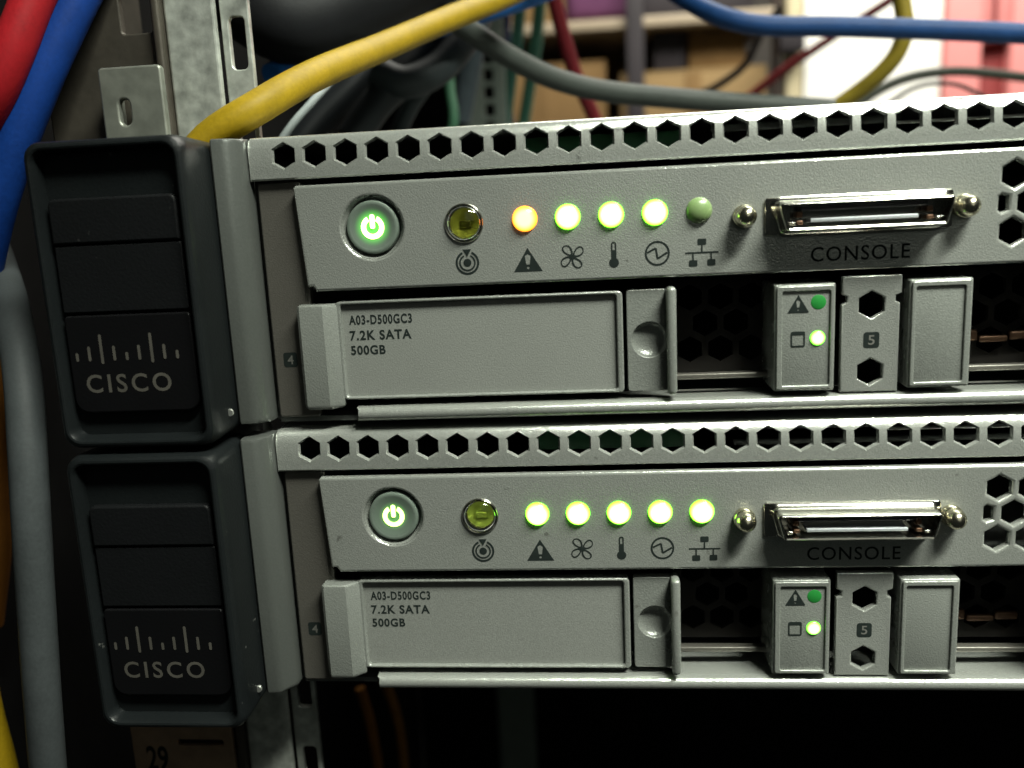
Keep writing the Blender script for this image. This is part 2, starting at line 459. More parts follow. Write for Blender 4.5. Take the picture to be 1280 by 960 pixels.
def drive_tray(T, mirror=None, text=True):
    """hot-swap drive tray: tab, label plate, dimpled release lever with fin, vent and lamp block"""
    def mx(a, b): return (a, b) if mirror is None else (mirror - b, mirror - a)
    def mp(lp): return lp if mirror is None else [(mirror - u, v) for u, v in reversed(lp)]
    a, b = mx(27.0, 70.0)
    fr = plate('drive_tray', [rrect(*mx(26.3, 69.5), -36.95, -21.75, .7), rrect(*mx(27.1, 68.55), -36.45, -22.25, .5)], YD - .35, 2.0, .28, M['plastic'], T)
    plate('label_plate', [rrect(*mx(27.0, 68.65), -36.5, -22.2, .4)], YD + .35, 1.4, .1, M['label'], T, fr)
    # grip tab with sloped inner side
    xa, xb = 20.75, 25.1
    prof = [(xa, 1.2), (xa, -.9), (xa + .5, -1.4), (xb - .3, -1.4), (xb + .2, -1.1), (xb + 1.6, YD - .3), (xb + 1.6, 1.2)]
    if mirror is not None: prof = [(mirror - x, y) for x, y in reversed(prof)]
    rings = []
    for z, ins in ((-38.05, .45), (-37.75, .12), (-37.3, 0), (-22.6, 0), (-22.2, .12), (-22.0, .45)):
        n = len(prof); cxx = sum(p[0] for p in prof) / n; rings.append([(cxx + (x - cxx) * (1 - ins * .22), y + (ins if y < .9 else 0) * .8, z) for x, y in prof])
    # the lower end of the sloped side is cut back
    loft('grip_tab', rings, M['plastic'], T, fr, 30, True, True)
    # release lever
    cx, cz = 73.35, -29.2
    lever_loops = [mp(rrect(70.05, 76.1, -36.9, -21.75, .5)), mp(circ(cx, cz, 2.62, 40))]
    lv = plate('release_lever', lever_loops, YD + .05, 1.6, .15, M['plastic'], T, fr)
    cxx = cx if mirror is None else mirror - cx
    prof = [(2.62 * math.sin(math.pi / 2 * k / 8), YD + .18 + 1.15 * math.cos(math.pi / 2 * k / 8)) for k in range(9)]
    lathe('finger_dimple', cxx, cz, prof, M['plastic'], T, fr, 40, 60)
    rbox('lever_fin', *mx(75.75, 77.15), -1.8, 2.0, -37.15, -21.4, .55, M['plastic'], T, fr)
    # vent behind
    hx = []
    for j in range(3):
        for i in range(-1, 5):
            c = 80.0 + i * 4.66 + (2.33 if j % 2 else 0); z = -23.9 - j * 4.05
            if 79.6 < c < 90.2: hx.append(mp(hexa(c, z, 1.85, 2.05)))
    plate('vent_mesh', [mp(rrect(77.0, 92.2, -35.6, -21.0, 0))] + hx, 8.0, .8, .05, M['mesh'], T, fr)
    rbox('vent_sill', *mx(77.3, 91.5), 3.6, 5.2, -36.0, -35.1, .25, M['paint_dull'], T, fr)
    # lamp block
    block = rbox('lamp_block', *mx(91.0, 99.55), -0.9, 9.0, -37.25, -21.75, .3, M['plastic'], T, fr)
    plate('lamp_frame', [rrect(*mx(91.3, 99.3), -36.95, -22.0, .3), rrect(*mx(92.1, 98.75), -36.4, -22.75, .25)], -1.25, .5, .15, M['plastic'], T, fr)
    if text:
        c = lambda x: x if mirror is None else mirror - x
        lettering('drive_label_text', [('A03-D500GC3', 28.15, 37.9, -25.42, -23.95, .03, 1.14), ('7.2K SATA', 28.1, 37.65, -27.82, -26.3, .03, 1.14), ('500GB', 28.1, 33.5, -30.05, -28.6, .03, 1.12)],
                  YD + .35, M['ink'], T, fr)
        printed('warning_icon', I_warning(94.35, -24.55, 3.0, 2.55), -.93, M['ink'], T, fr)
        printed('disk_icon', I_disk(94.35, -29.65, 2.0, 2.25), -.93, M['ink'], T, fr)
        lathe('fault_light', 97.15, -24.4, [(0, -.98), (.95, -.97), (1.06, -.92), (1.08, -.6)], M['led_dim'], T, fr, 28, 60)
        l = lathe('activity_light', 97.1, -29.55, dome(1.08, -.9, .45) + [(1.08, -.6)], M['led_drive'], T, fr, 28, 60, origin=True)
    return fr

def make_server(base, label):
    T = Thing('rack_server', label, 'server', base, 'rack servers')
    # --- shell
    V, F = [], []
    def bxx(x0, x1, y0, y1, z0, z1):
        k = len(V)
        V.extend([(x, y, z) for x in (x0, x1) for y in (y0, y1) for z in (z0, z1)])
        for f in ((0, 1, 3, 2), (4, 6, 7, 5), (0, 4, 5, 1), (2, 3, 7, 6), (0, 2, 6, 4), (1, 5, 7, 3)): F.append(tuple(k + a for a in f))
    bxx(15.4, X_END, 3.2, 520, 2.05, 2.85)          # lid
    bxx(15.4, X_END, 2.4, 520, -40.6, -39.8)        # floor
    bxx(14.6, 15.38, 3.2, 520, -40.4, 2.6)          # cheeks
    bxx(X_END + .02, X_END + .8, 0, 520, -40.4, 2.6)
    bxx(15.4, X_END, 519, 520, -39.78, 2.0)         # rear
    link_mesh('chassis', V, F, M['inside'], T)
    rbox('circuit_board', 70, 300, 60, 260, -3.2, -1.6, 0, M['board'], T)
    rbox('inner_bracket', 108.5, 300, 4.2, 5.0, -.15, .35, .15, M['steel'], T)
    rbox('inner_bracket', 83, 108, 5.0, 6.0, .2, 1.4, .3, M['inside'], T)
    rbox('inner_bracket', 86, 300, 4.6, 5.6, -2.1, -1.2, .3, M['inside'], T)
    rbox('circuit_board', 56, 79, 5.0, 6.0, -2.2, .9, .1, M['board'], T)
    rbox('contact_clip', 119.6, 122.2, 6.4, 7.6, -32.0, -30.2, .4, M['copper'], T)
    rbox('contact_clip', 122.4, 126.5, 6.4, 7.6, -32.2, -31.2, .3, M['copper'], T)
    rbox('contact_clip', 126.7, 130.2, 6.4, 7.6, -32.0, -30.6, .4, M['copper'], T)
    rbox('inner_bracket', 80, 300, 16.0, 18.0, -1.6, -1.1, .2, M['steel'], T)
    flange(T)
    # --- control panel
    holes = []
    for i in range(0, 26):
        for j in range(3):
            c = 123.1 + i * 4.42 + (2.21 if j == 1 else 0); z = -7.95 - j * 3.86
            holes.append(hexa(c, z, 1.68, 1.92))
    hbe = circ(46.85, -11.0, 2.3, 40)
    holes.append(hbe)
    holes.append([(121.1, -10.85), (121.1, -12.75), (121.5, -13.0), (122.4, -12.75), (122.4, -10.85), (121.5, -10.6)])
    hb = circ(33.2, -10.95, 4.55, 48)
    pts = [(22.6, -19.3), (23.5, -19.3), (23.9, -20.05)] + [(X_END - 2, -20.05), (X_END - 2, -4.42), (22.1, -4.42), (21.75, -4.8)]
    cp = plate('control_panel', [pts, hb] + holes, YP, 1.5, .42, M['paint'], T)
    rbox('panel_return', 23.0, X_END - 3, YP + 1.55, 30, -19.9, -19.2, 0, M['inside'], T, cp)
    # power button in its countersunk seat
    lathe('button_seat', 33.2, -10.95, [(4.62, YP + .12), (4.3, YP + .75), (4.1, YP + 1.0), (4.05, YP + 3.0), (0, YP + 3.1)], M['paint'], T, cp, 48, 50)
    bt = lathe('power_button', 33.2, -10.95, [(0, YP + .52), (2.2, YP + .42), (3.3, YP + .16), (3.62, YP + .1), (3.82, YP + .2), (3.92, YP + .5), (3.92, YP + 2.9)], M['button'], T, None, 48, 40)
    cx, cz = 33.2, -10.95
    lathe('symbol_surround', cx, cz, [(0, YP + .49), (2.2, YP + .395), (3.05, YP + .205)], M['halo'], T, bt, 40, 60, origin=True)  # thin disc carrying the painted green glow
    ring = []
    for k in range(33): a = math.radians(118 + 304 * k / 32); ring.append((cx + 1.72 * math.cos(a), cz + 1.72 * math.sin(a)))
    for k in range(33): a = math.radians(422 - 304 * k / 32); ring.append((cx + 1.0 * math.cos(a), cz + 1.0 * math.sin(a)))
    printed('power_symbol', [[ring], [rrect(cx - .36, cx + .36, cz - .2, cz + 1.85, .3, 4)]], YP + .36, M['symbol'], T, bt)
    # beacon lens
    be = lathe('beacon_light', 46.85, -11.0, dome(2.62, YP + .1, 1.35, 10), M['lens'], T, None, 44, 80)
    lathe('beacon_ring', 46.85, -11.0, [(2.62, YP - .25), (2.72, YP - .32), (2.86, YP - .2), (2.9, YP + .2)], M['chrome'], T, be, 44, 60)
    lathe('beacon_core', 46.85, -11.0, [(0, YP + .9), (1.1, YP + .85), (1.25, YP + .75), (2.2, YP + .25), (2.6, YP + .05)], M['lens_cup'], T, be, 30, 40)
    rbox('beacon_die', 46.0, 47.9, YP + .2, YP + .8, -11.75, -10.6, .15, M['lens_core'], T, be)
    # icons and lettering
    printed('beacon_icon', I_beacon(47.05, -16.72, 1.75), YP, M['ink'], T, cp)
    printed('warning_icon', I_warning(55.95, -16.65, 4.2, 3.45), YP, M['ink'], T, cp)
    printed('fan_icon', I_fan(62.4, -16.5, 1.95), YP, M['ink'], T, cp)
    printed('thermometer_icon', I_thermo(68.4, -16.5, 3.75), YP, M['ink'], T, cp)
    printed('power_icon', I_power(74.6, -16.55, 1.78), YP, M['ink'], T, cp)
    printed('network_icon', I_net(80.9, -16.7), YP, M['ink'], T, cp)
    lettering('console_lettering', [('CONSOLE', 96.05, 109.55, -18.72, -16.65, .006, 1.12)], YP, M['ink'], T, cp)
    # status lamps
    leds = []
    for k in range(5):
        leds.append(lit_led(T, 55.75 + 6.2 * k, -10.78, YP + .1, 1.85, M['led_green'], h=1.15))
    # console socket
    sk = plate('console_socket', [rrect(89.6, 114.9, -14.75, -9.5, .5)], YP - .5, .6, .15, M['chrome'], T)
    def dsh(x0, x1, z0, z1, sl, r=.55):
        # D shape: lower side a little narrower
        p = []
        for (cx_, cz_, a0) in ((x0 + sl + r, z0 + r, 180), (x1 - sl - r, z0 + r, 270), (x1 - r, z1 - r, 0), (x0 + r, z1 - r, 90)):
            for k in range(6):
                a = math.radians(a0 + 90 * k / 5); p.append((cx_ + r * math.cos(a), cz_ + r * math.sin(a)))
        return p
    rings = []
    for y, g in ((YP - .5, .75), (YP - .7, .35), (YP - 1.2, .08), (YP - 1.8, 0), (YP - 3.5, 0), (YP - 3.8, -.12), (YP - 3.88, -.26), (YP - 3.8, -.4), (YP - 3.5, -.46), (YP + .5, -.46)):
        rings.append([(x, y, z) for x, z in dsh(91.0 - g, 114.0 + g, -14.25 - g, -10.25 + g, .75, .6 + max(g, -.3))])
    loft('socket_shell', rings, M['chrome'], T, sk, 40, False)
    plate('socket_floor', [rrect(91.6, 113.0, -13.7, -10.8, .1)], YP - .2, .3, 0, M['socket'], T, sk)
    rbox('contact_tongue', 95.2, 109.4, YP - 3.2, YP - .3, -13.1, -12.6, .1, M['tongue'], T, sk)
    rbox('contact_roof', 94.0, 110.6, YP - 3.1, YP - .3, -11.5, -10.95, .1, M['socket'], T, sk)
    for x in (93.4, 110.6):
        rbox('retention_spring', x, x + .9, YP - 2.6, YP - .3, -12.4, -11.6, .15, M['copper'], T, sk)
        rbox('retention_spring', x, x + .9, YP - 2.9, YP - .3, -13.4, -12.8, .15, M['copper'], T, sk)
    for x in (92.3, 111.6):
        rbox('locking_tab', x, x + .9, YP - 3.3, YP - .3, -13.35, -13.0, .08, M['chrome'], T, sk)
    # jack screws
    for x in (86.75, 116.4):
        js = lathe('jack_screw', x, -11.9, [(0, YP - 3.5), (.5, YP - 3.42), (.95, YP - 3.15), (1.3, YP - 2.7), (1.5, YP - 2.1), (1.5, YP - 1.2), (1.45, YP - 1.1), (1.62, YP - .9), (1.62, YP + .1)], M['brass'], T, None, 28, 45)
    # --- drive bay
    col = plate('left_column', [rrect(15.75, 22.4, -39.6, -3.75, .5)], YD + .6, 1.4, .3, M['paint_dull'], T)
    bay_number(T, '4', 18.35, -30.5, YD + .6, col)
    lettering('bay_number', [('4', 17.85, 18.85, -31.2, -29.8, .01)], YD + .6, M['ink_light'], T, col, depth=.06)
    drive_tray(T)
    drive_tray(T, mirror=210.9 - 1.7, text=False)
    # divider with two vents between the trays
    n = .75
    dv = [(100.55, -37.75), (108.6, -37.75), (108.6, -25.0), (108.0, -24.7), (108.0, -23.9), (108.8, -23.6), (108.8, -21.0), (100.6, -21.0), (100.6, -23.6), (101.3, -23.9), (101.3, -24.7), (100.55, -25.0)]
    d = plate('bay_divider', [dv, hexa(104.7, -25.15, 1.75, 1.98), hexa(104.7, -34.85, 1.75, 1.98)], -.3, 1.3, .22, M['paint'], T)
    bay_number(T, '5', 104.75, -30.2, -.3, d)
    lettering('bay_number', [('5', 104.3, 105.2, -30.9, -29.5, .01)], -.3, M['ink_light'], T, d, depth=.06)
    plate('blank_cover', [rrect(190, X_END - 2, -37.7, -21.0, .5)] + [hexa(196 + 5 * i, -25 - 5 * j, 1.8, 2.0) for i in range(48) for j in range(3)], YD, 1.2, .2, M['paint'], T)
    # bottom lip: shelf and rolled front edge
    prof = [(9.0, -38.55), (.6, -38.0)]
    for k in range(9):
        a = math.radians(90 - 180 * k / 8 * 1.0)
        prof.append((.1 - 1.15 * math.cos(a), -39.12 + 1.12 * math.sin(a)))
    prof += [(2.0, -40.25), (9.0, -39.7)]
    V = [(28.6 + (.35 if y < -.5 else 0), y, z) for y, z in prof] + [(X_END, y, z) for y, z in prof]
    m = len(prof)
    F = [(i, i + m, (i + 1) % m + m, (i + 1) % m) for i in range(m)] + [tuple(reversed(range(m))), tuple(range(m, 2 * m))]
    link_mesh('bottom_lip', V, F, M['paint'], T, None, 35)
    # --- rack ear with handle
    def rr(x0, x1, z0, z1, r, y): return [(u, y, v) for u, v in rrect(x0, x1, z0, z1, r, 6)]
    ex0, ex1, ez0, ez1 = -12.3, 10.9, -40.75, 2.85
    rings = []
    for y, g, r in ((1.5, .25, 2.0), (-2, .18, 2.0), (-9.8, 0, 2.2), (-11.0, .12, 2.2), (-11.6, .32, 2.2), (-11.92, .65, 2.2), (-12.0, .95, 2.1), (-11.9, 1.2, 1.9), (-11.55, 1.38, 1.8), (-10.4, 1.6, 1.6), (-9.6, 1.75, 1.5)):
        rings.append(rr(ex0 + g, ex1 - g, ez0 + g, ez1 - g, r, y))
    ear = loft('ear_handle', rings, M['black'], T, None, 25)
    plate('latch_plate', [rrect(-10.0, 8.7, -11.3, -5.0, (.3, .3, 1.0, 1.0))], -11.05, 1.35, .35, M['black_side'], T, ear)
    plate('latch_cover', [rrect(-10.0, 8.7, -20.95, -11.5, .3)], -10.75, 1.05, .2, M['black_side'], T, ear)
    bd = plate('logo_badge', [rrect(-10.0, 8.8, -35.5, -21.35, (2.0, 2.0, .6, .6))], -10.9, 1.2, .25, M['badge'], T, ear)
    bars = []
    hs = [(1.25, 0), (2.15, 0), (4.3, -.45), (2.15, 0), (1.2, 0), (2.15, 0), (4.3, -.45), (2.15, 0), (1.25, 0)]
    for k, (h, o) in enumerate(hs):
        x = -8.75 + 1.88 * k; zb = -27.9 + o
        bars.append([rrect(x - .22, x + .22, zb, zb + h, .21, 3)])
    printed('logo_bars', bars, -10.9, M['logo'], T, ear)
    lettering('logo_lettering', [('CISCO', -7.9, 4.9, -32.55, -29.85, .014, 1.28)], -10.9, M['logo'], T, ear)
    lathe('catch_button', 10.98, -37.0, [(0, -6.5), (.5, -6.5), (.6, -6.2)], M['steel'], T, ear, 12)
    # silver strip between ear and lid: a convex moulding
    prof = [(10.95, 2.0), (10.95, -3.1), (11.2, -3.3), (12.6, -3.15), (13.2, -2.95), (13.7, -2.6), (14.5, -1.55), (14.85, -1.05), (15.05, -.4), (15.05, 2.0)]
    rings = [[(x, y + g, z) for x, y in prof] for z, g in ((-39.75, .6), (-39.5, .15), (-39.0, 0), (2.0, 0), (2.45, .15), (2.65, .6))]
    loft('silver_side_strip', rings, M['silver_strip'], T, None, 40, True, True)
    return T, leds

def copy_tree(o, parent=None):
    c = o.copy(); COL.objects.link(c); c.parent = parent
    m = {o.name: c}
    for ch in list(o.children): m.update(copy_tree(ch, c))
    return m

BASE = (230, 0, -41.3)
T1, leds = make_server(BASE, 'upper silver rack server, its first status light amber, its last one unlit')
cmap = copy_tree(T1.o)
low = cmap[T1.o.name]
low.location = Vector((BASE[0], BASE[1] - .73, BASE[2] - 44.45)) * S
low['label'] = 'lower silver rack server with all five status lights glowing green'
def remat(o, m):
    o.data = o.data.copy(); o.data.materials.clear(); o.data.materials.append(m)
for o in T1.o.children_recursive:
    if o.name.startswith('symbol_surround'): remat(o, M['halo_bright'])
    if o.name.startswith('power_symbol'): remat(o, M['symbol_bright'])
M['lens_cup_pale'] = mat('pale_beacon_cup', (0.42, 0.52, 0.24), 0.35, 0.2, vary=0.35, vscale=420)
for o in low.children_recursive:
    if o.name.startswith('beacon_core') or o.name.startswith('beacon_die'): remat(o, M['lens_cup_pale'])
remat(leds[0], M['led_amber']); leds[0]['label'] = 'amber lit warning light'
remat(leds[4], M['led_off']); leds[4]['label'] = 'unlit green network light'

# ------------------------------------------------------------------ rack post, galvanised
M['zinc'] = mat('galvanised_steel', (0.46, 0.48, 0.44), 0.38, 0.6, bump=0.4, bscale=380, vary=0.95, vscale=380, grain=0.12)
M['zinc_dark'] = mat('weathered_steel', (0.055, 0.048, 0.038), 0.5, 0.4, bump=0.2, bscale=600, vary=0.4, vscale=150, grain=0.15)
M['rust'] = mat('brown_stained_steel', (0.22, 0.15, 0.10), 0.5, 0.3, bump=0.2, bscale=500, vary=0.45, vscale=180, grain=0.15)
P = Thing('rack_post', 'galvanised steel rack post standing behind the black handles', 'rack post', (6, 8, -420))
sl = [rrect(9.3, 11.9, 14.6 + 15.88 * k, 22.6 + 15.88 * k, .8) for k in range(-26, 12)]
plate('front_face', [rrect(-.4, 7.9, -420, 240, .6)], 11.0, 1.2, .5, M['zinc'], P)
plate('slotted_flange', [rrect(8.05, 12.7, -420, 240, .3)] + sl, 12.6, 1.2, .2, M['zinc'], P)
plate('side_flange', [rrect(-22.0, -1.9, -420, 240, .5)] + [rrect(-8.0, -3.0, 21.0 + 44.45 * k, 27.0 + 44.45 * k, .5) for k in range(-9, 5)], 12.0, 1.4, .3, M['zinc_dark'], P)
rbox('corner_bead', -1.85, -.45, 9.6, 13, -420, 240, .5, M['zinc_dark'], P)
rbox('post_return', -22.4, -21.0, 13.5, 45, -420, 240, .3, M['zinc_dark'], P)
npl = plate('number_plate', [rrect(-21.4, -2.2, -160, -89.5, .6), rrect(-12.6, -4.0, -102.2, -101.0, .4)], 9.0, 1.0, .2, M['rust'], P)
lettering('unit_number', [('29', -18.9, -14.8, -107.3, -102.3, .02)], 9.0, M['ink'], P, npl)
M['zinc_dull'] = mat('dull_galvanised_steel', (0.22, 0.23, 0.20), 0.42, 0.6, bump=0.25, bscale=420, vary=0.5, vscale=300)
B = Thing('mounting_bracket', 'dull galvanised bracket with an oval slot above the upper handle', 'bracket', (-3, 4, -42))
plate('bracket_plate', [rrect(-9.8, .4, -85.5, 15.1, .7)] + [rrect(-7.0, -5.2, 6.4 - 31.75 * k, 10.3 - 31.75 * k, .85, 6) for k in range(0, 3)], 6.2, 1.4, .35, M['zinc_dull'], B)
rbox('bracket_return', -9.8, -8.8, 7.7, 11.7, -85.5, 14.6, .2, M['zinc_dull'], B)

# ------------------------------------------------------------------ cables
def cable(pts, r, color, label, group=None, rough=0.55, name='network_cable', vary=0.3, flat=1.0):
    m = mat('jacket_' + name, color, rough, 0.0, bump=0.15, bscale=1400, vary=vary, vscale=200, grain=0.2, coat=0.0, spec=0.25)
    o = tube(name, pts, r, m, flat=flat)
    tagged(o, label, 'cable', group)
    return o
RED, BLUE, YEL, GREY, DK = (0.30, 0.009, 0.014), (0.004, 0.034, 0.19), (0.235, 0.155, 0.004), (0.19, 0.22, 0.21), (0.014, 0.018, 0.02)
cable([(-13.0, 6.0, 31.9), (-16.6, 4.0, 25.5), (-19.9, 2.0, 17.9), (-24.4, 2.0, 10.7), (-33.2, 6.0, 1.4)], 3.0, RED, 'thick red cable in the top left corner, left of the blue one')
cable([(-9.1, 10.0, 31.6), (-12.3, 8.0, 25.5), (-17.0, 6.0, 16.7), (-21.7, 5.0, 8.0), (-25.4, 5.0, 1.5), (-30.3, 6.0, -6.9), (-38.6, 10.0, -20.5)], 2.95, BLUE, 'thick blue cable running down left of the upper black handle')
cable([(2.2, 6.5, -1.2), (6.6, 7.2, 3.8), (14.1, 9.5, 8.4), (20.0, 22.0, 14.7), (26.9, 44.0, 22.6), (36.2, 66.0, 31.4), (48.2, 88.0, 40.7), (63.1, 115.0, 54.0)], 2.6, YEL, 'thick yellow cable rising from behind the upper handle to the top edge')
cable([(-1.2, 60.0, 21.3), (7.8, 80.0, 32.5), (19.6, 95.0, 34.5), (33.0, 100.0, 38.3), (46.7, 106.0, 42.7), (62.9, 120.0, 50.4)], 2.6, (0.01, 0.09, 0.3), 'blue cable half hidden just behind the thick yellow cable')
cable([(81.4, 150.0, 60.8), (92.0, 140.0, 49.0), (103.1, 132.0, 40.8), (114.6, 130.0, 37.5), (131.6, 130.0, 36.2), (150.5, 130.0, 34.4), (167.1, 130.0, 32.7), (185.6, 130.0, 30.6), (205.9, 130.0, 27.9)], 2.7, (0.006, 0.034, 0.115), 'blue cable sagging across the top right in front of the white door')
cable([(32.6, 90.0, 37.2), (39.4, 95.0, 32.8), (46.6, 100.0, 28.4), (56.1, 105.0, 23.9), (68.3, 110.0, 20.7), (85.1, 115.0, 18.6), (106.6, 120.0, 16.3), (130.8, 125.0, 14.0)], 2.75, (0.03, 0.035, 0.031), 'grey cable sloping down right to the top edge of the upper server')
cable([(51.6, 190.0, 77.2), (54.3, 195.0, 62.8), (57.3, 200.0, 50.3), (60.8, 205.0, 38.6), (66.7, 210.0, 24.8), (72.5, 215.0, 9.9)], 2.6, (0.11, 0.007, 0.011), 'dark red cable dropping behind the sloping grey cable')
cable([(259.3, 380.0, 113.6), (228.2, 390.0, 94.5), (200.5, 400.0, 79.0), (176.7, 410.0, 64.6), (155.0, 420.0, 49.8), (124.2, 430.0, 28.0)], 2.5, (0.20, 0.015, 0.02), 'thin dark red cable crossing diagonally behind the sagging blue cable')
cable([(157.3, 160.0, 61.3), (159.4, 160.0, 47.8), (160.6, 160.0, 39.8), (159.4, 162.0, 33.3), (155.3, 165.0, 27.7), (148.4, 170.0, 22.1), (138.6, 175.0, 15.8)], 2.55, (0.2, 0.15, 0.015), 'olive yellow cable curving down in front of the white door')
cable([(171.9, 260.0, 25.6), (184.4, 260.0, 33.7), (197.0, 260.0, 38.0), (212.6, 260.0, 39.2), (228.2, 260.0, 37.3), (246.9, 260.0, 33.7), (271.9, 260.0, 26.6)], 2.0, (0.06, 0.065, 0.05), 'grey cable arching low in front of the pink panel')
cable([(184.7, 250.0, 26.9), (193.8, 250.0, 32.2), (202.9, 250.0, 33.8), (212.1, 250.0, 32.3), (222.1, 250.0, 27.1)], .85, (0.02, 0.02, 0.02), 'thin black cable arching just under the low grey cable')
cable([(158.0, 330.0, 82.3), (148.7, 330.0, 70.1), (142.7, 335.0, 58.3), (132.9, 340.0, 51.3), (123.6, 345.0, 47.4), (103.7, 350.0, 43.3)], 1.9, (0.03, 0.022, 0.02), 'dark curved cable in front of the cardboard boxes')
cable([(-45.9, 24.0, -2.8), (-39.4, 18.0, -12.8), (-28.2, 4.0, -21.0), (-22.4, -4.0, -30.8), (-20.6, -8.0, -41.2), (-20.5, -10.0, -53.2), (-21.8, -10.0, -66.2), (-23.3, -10.0, -82.5), (-26.3, -8.0, -102.6)], 2.75, (0.038, 0.043, 0.045), 'pale grey cable hanging down the left edge beside the black handles', rough=.6)
cable([(-37.6, -5.0, -74.1), (-37.7, -5.0, -85.6), (-36.9, -5.0, -95.9), (-36.1, -5.0, -108.1)], 2.8, YEL, 'yellow cable in the bottom left corner')
cable([(-45.3, 20.0, -30.1), (-46.3, 20.0, -42.1), (-48.1, 20.0, -52.9), (-49.9, 20.0, -67.2), (-54.3, 20.0, -83.6)], 2.6, (0.12, 0.045, 0.006), 'orange cable at the left edge behind the pale grey cable')
cable([(8.9, 30.0, 3.8), (11.7, 32.0, 8.0), (14.1, 36.0, 11.9), (15.6, 42.0, 15.7), (17.6, 55.0, 22.5), (20.2, 75.0, 31.6)], .72, (0.2, 0.225, 0.225), 'thin pale wire under the thick yellow cable')
cable([(-6.8, 120.0, -146.8), (-3.0, 120.0, -157.8), (-.8, 120.0, -169.5), (-.1, 120.0, -188.9)], 1.5, (0.22, 0.10, 0.02), 'thin ochre wire hanging under the left end of the lower server')
cable([(-9.5, 110.0, -149.3), (-7.2, 110.0, -161.3), (-5.9, 110.0, -176.4), (-5.7, 110.0, -190.3)], 1.5, (0.22, 0.09, 0.016), 'orange brown wire below the ochre one at the bottom edge')
cable([(-18.3, 70.0, 46.0), (-3.2, 60.0, 35.5), (5.1, 60.0, 31.5), (13.6, 66.0, 36.0), (27.1, 80.0, 45.0), (43.7, 100.0, 57.6)], 8.6, (0.006, 0.0065, 0.008), 'very thick black hose across the top behind the yellow cable', name='cable_hose', rough=.6)
cable([(39.3, 120.0, 51.1), (35.9, 118.0, 41.8), (31.3, 112.0, 33.9), (25.9, 108.0, 28.0), (18.0, 104.0, 24.9), (10.9, 104.0, 27.9)], 4.2, (0.022, 0.028, 0.03), 'dark grey cable looping below the right end of the yellow cable')
cable([(28.5, 118.0, 45.3), (23.1, 114.0, 35.8), (17.3, 108.0, 27.1), (10.3, 104.0, 20.0), (4.2, 100.0, 11.0)], 4.3, DK, 'charcoal cable slanting down left of the dark grey loop')
cable([(18.8, 124.0, 49.3), (10.3, 118.0, 36.3), (2.1, 112.0, 25.6), (-6.2, 108.0, 17.4), (-12.2, 104.0, 9.2)], 4.4, (0.009, 0.011, 0.013), 'blackish cable deep behind the middle of the yellow cable')
cable([(34.1, 330.0, 109.2), (31.3, 330.0, 83.4), (27.0, 330.0, 60.9), (22.7, 330.0, 37.9), (21.1, 330.0, 22.3)], 3.2, (0.03, 0.10, 0.075), 'teal green cable hanging beside the perforated rear post')
cable([(43.8, 340.0, 111.3), (40.5, 340.0, 85.0), (36.3, 340.0, 62.0), (31.4, 340.0, 38.6), (27.3, 340.0, 22.8)], 3.2, (0.04, 0.125, 0.085), 'brighter green cable, right one of the hanging pair')
cable([(27.0, 360.0, 117.3), (22.5, 360.0, 93.9), (21.1, 360.0, 65.8), (21.4, 360.0, 36.8)], 3.0, (0.012, 0.02, 0.06), 'navy cable between the rear post and the green pair')
cable([(27.6, 200.0, 73.7), (25.4, 200.0, 55.1), (21.7, 205.0, 42.4), (16.7, 210.0, 26.3)], 4.2, (0.04, 0.052, 0.06), 'slate grey cable hanging left of the perforated rear post')

cable([(30.0, 140.0, 56.0), (27.5, 138.0, 45.0), (22.0, 134.0, 33.0), (14.0, 130.0, 22.0), (8.0, 128.0, 10.0)], 2.4, (0.03, 0.04, 0.042), 'slim blue grey cable between the charcoal cable and the dark grey loop')
cable([(8.0, 140.0, 56.0), (4.0, 138.0, 44.0), (-3.0, 134.0, 33.0), (-10.0, 130.0, 24.0), (-18.0, 126.0, 12.0)], 3.0, (0.014, 0.02, 0.028), 'slim navy grey cable behind the rack post and the black hose')
cable([(20.0, 160.0, 14.0), (22.0, 160.0, 22.0), (21.0, 162.0, 34.0), (24.0, 166.0, 48.0), (27.0, 170.0, 64.0)], 1.6, (0.03, 0.09, 0.05), 'thin green wire rising among the dark cables behind the server lid')
# rear post with square holes
RP = Thing('rear_rack_post', 'pale perforated rear rack post seen between the hanging cables', 'rack post', (20, 300, -420))
M['zinc_pale'] = mat('pale_zinc', (0.16, 0.19, 0.165), 0.5, 0.2, vary=0.15)
plate('hole_strip', [rrect(7, 26, -420, 260, .5)] + [rrect(15.8, 20.6, 44.9 + 7.95 * k - (k % 1), 50.6 + 7.95 * k, .4) for k in range(-10, 20)], 300, 2, .3, M['zinc_pale'], RP)
rbox('rear_side', 5.5, 6.9, 302.5, 340, -420, 260, .3, M['zinc_pale'], RP)

# ------------------------------------------------------------------ the room behind the rack
M['card'] = mat('cardboard', (0.18, 0.105, 0.036), 0.85, vary=0.25, vscale=25)
M['card2'] = mat('cardboard_pale', (0.25, 0.165, 0.07), 0.85, vary=0.25, vscale=25)
M['brown'] = mat('dark_brown_board', (0.035, 0.022, 0.016), 0.7, vary=0.3, vscale=40)
M['darkbox'] = mat('black_box', (0.018, 0.014, 0.018), 0.6, vary=0.3, vscale=40)
M['shelf'] = mat('cream_shelf', (0.34, 0.28, 0.2), 0.5, vary=0.1)
M['white'] = mat('white_door_paint', (0.85, 0.85, 0.80), 0.5, vary=0.03)
M['pink'] = mat('pink_panel', (0.72, 0.26, 0.25), 0.6, vary=0.08)
M['redp'] = mat('dark_red_strip', (0.22, 0.03, 0.03), 0.6, vary=0.1)
M['purple'] = mat('purple_cloth', (0.12, 0.035, 0.10), 0.8, vary=0.3, vscale=60)
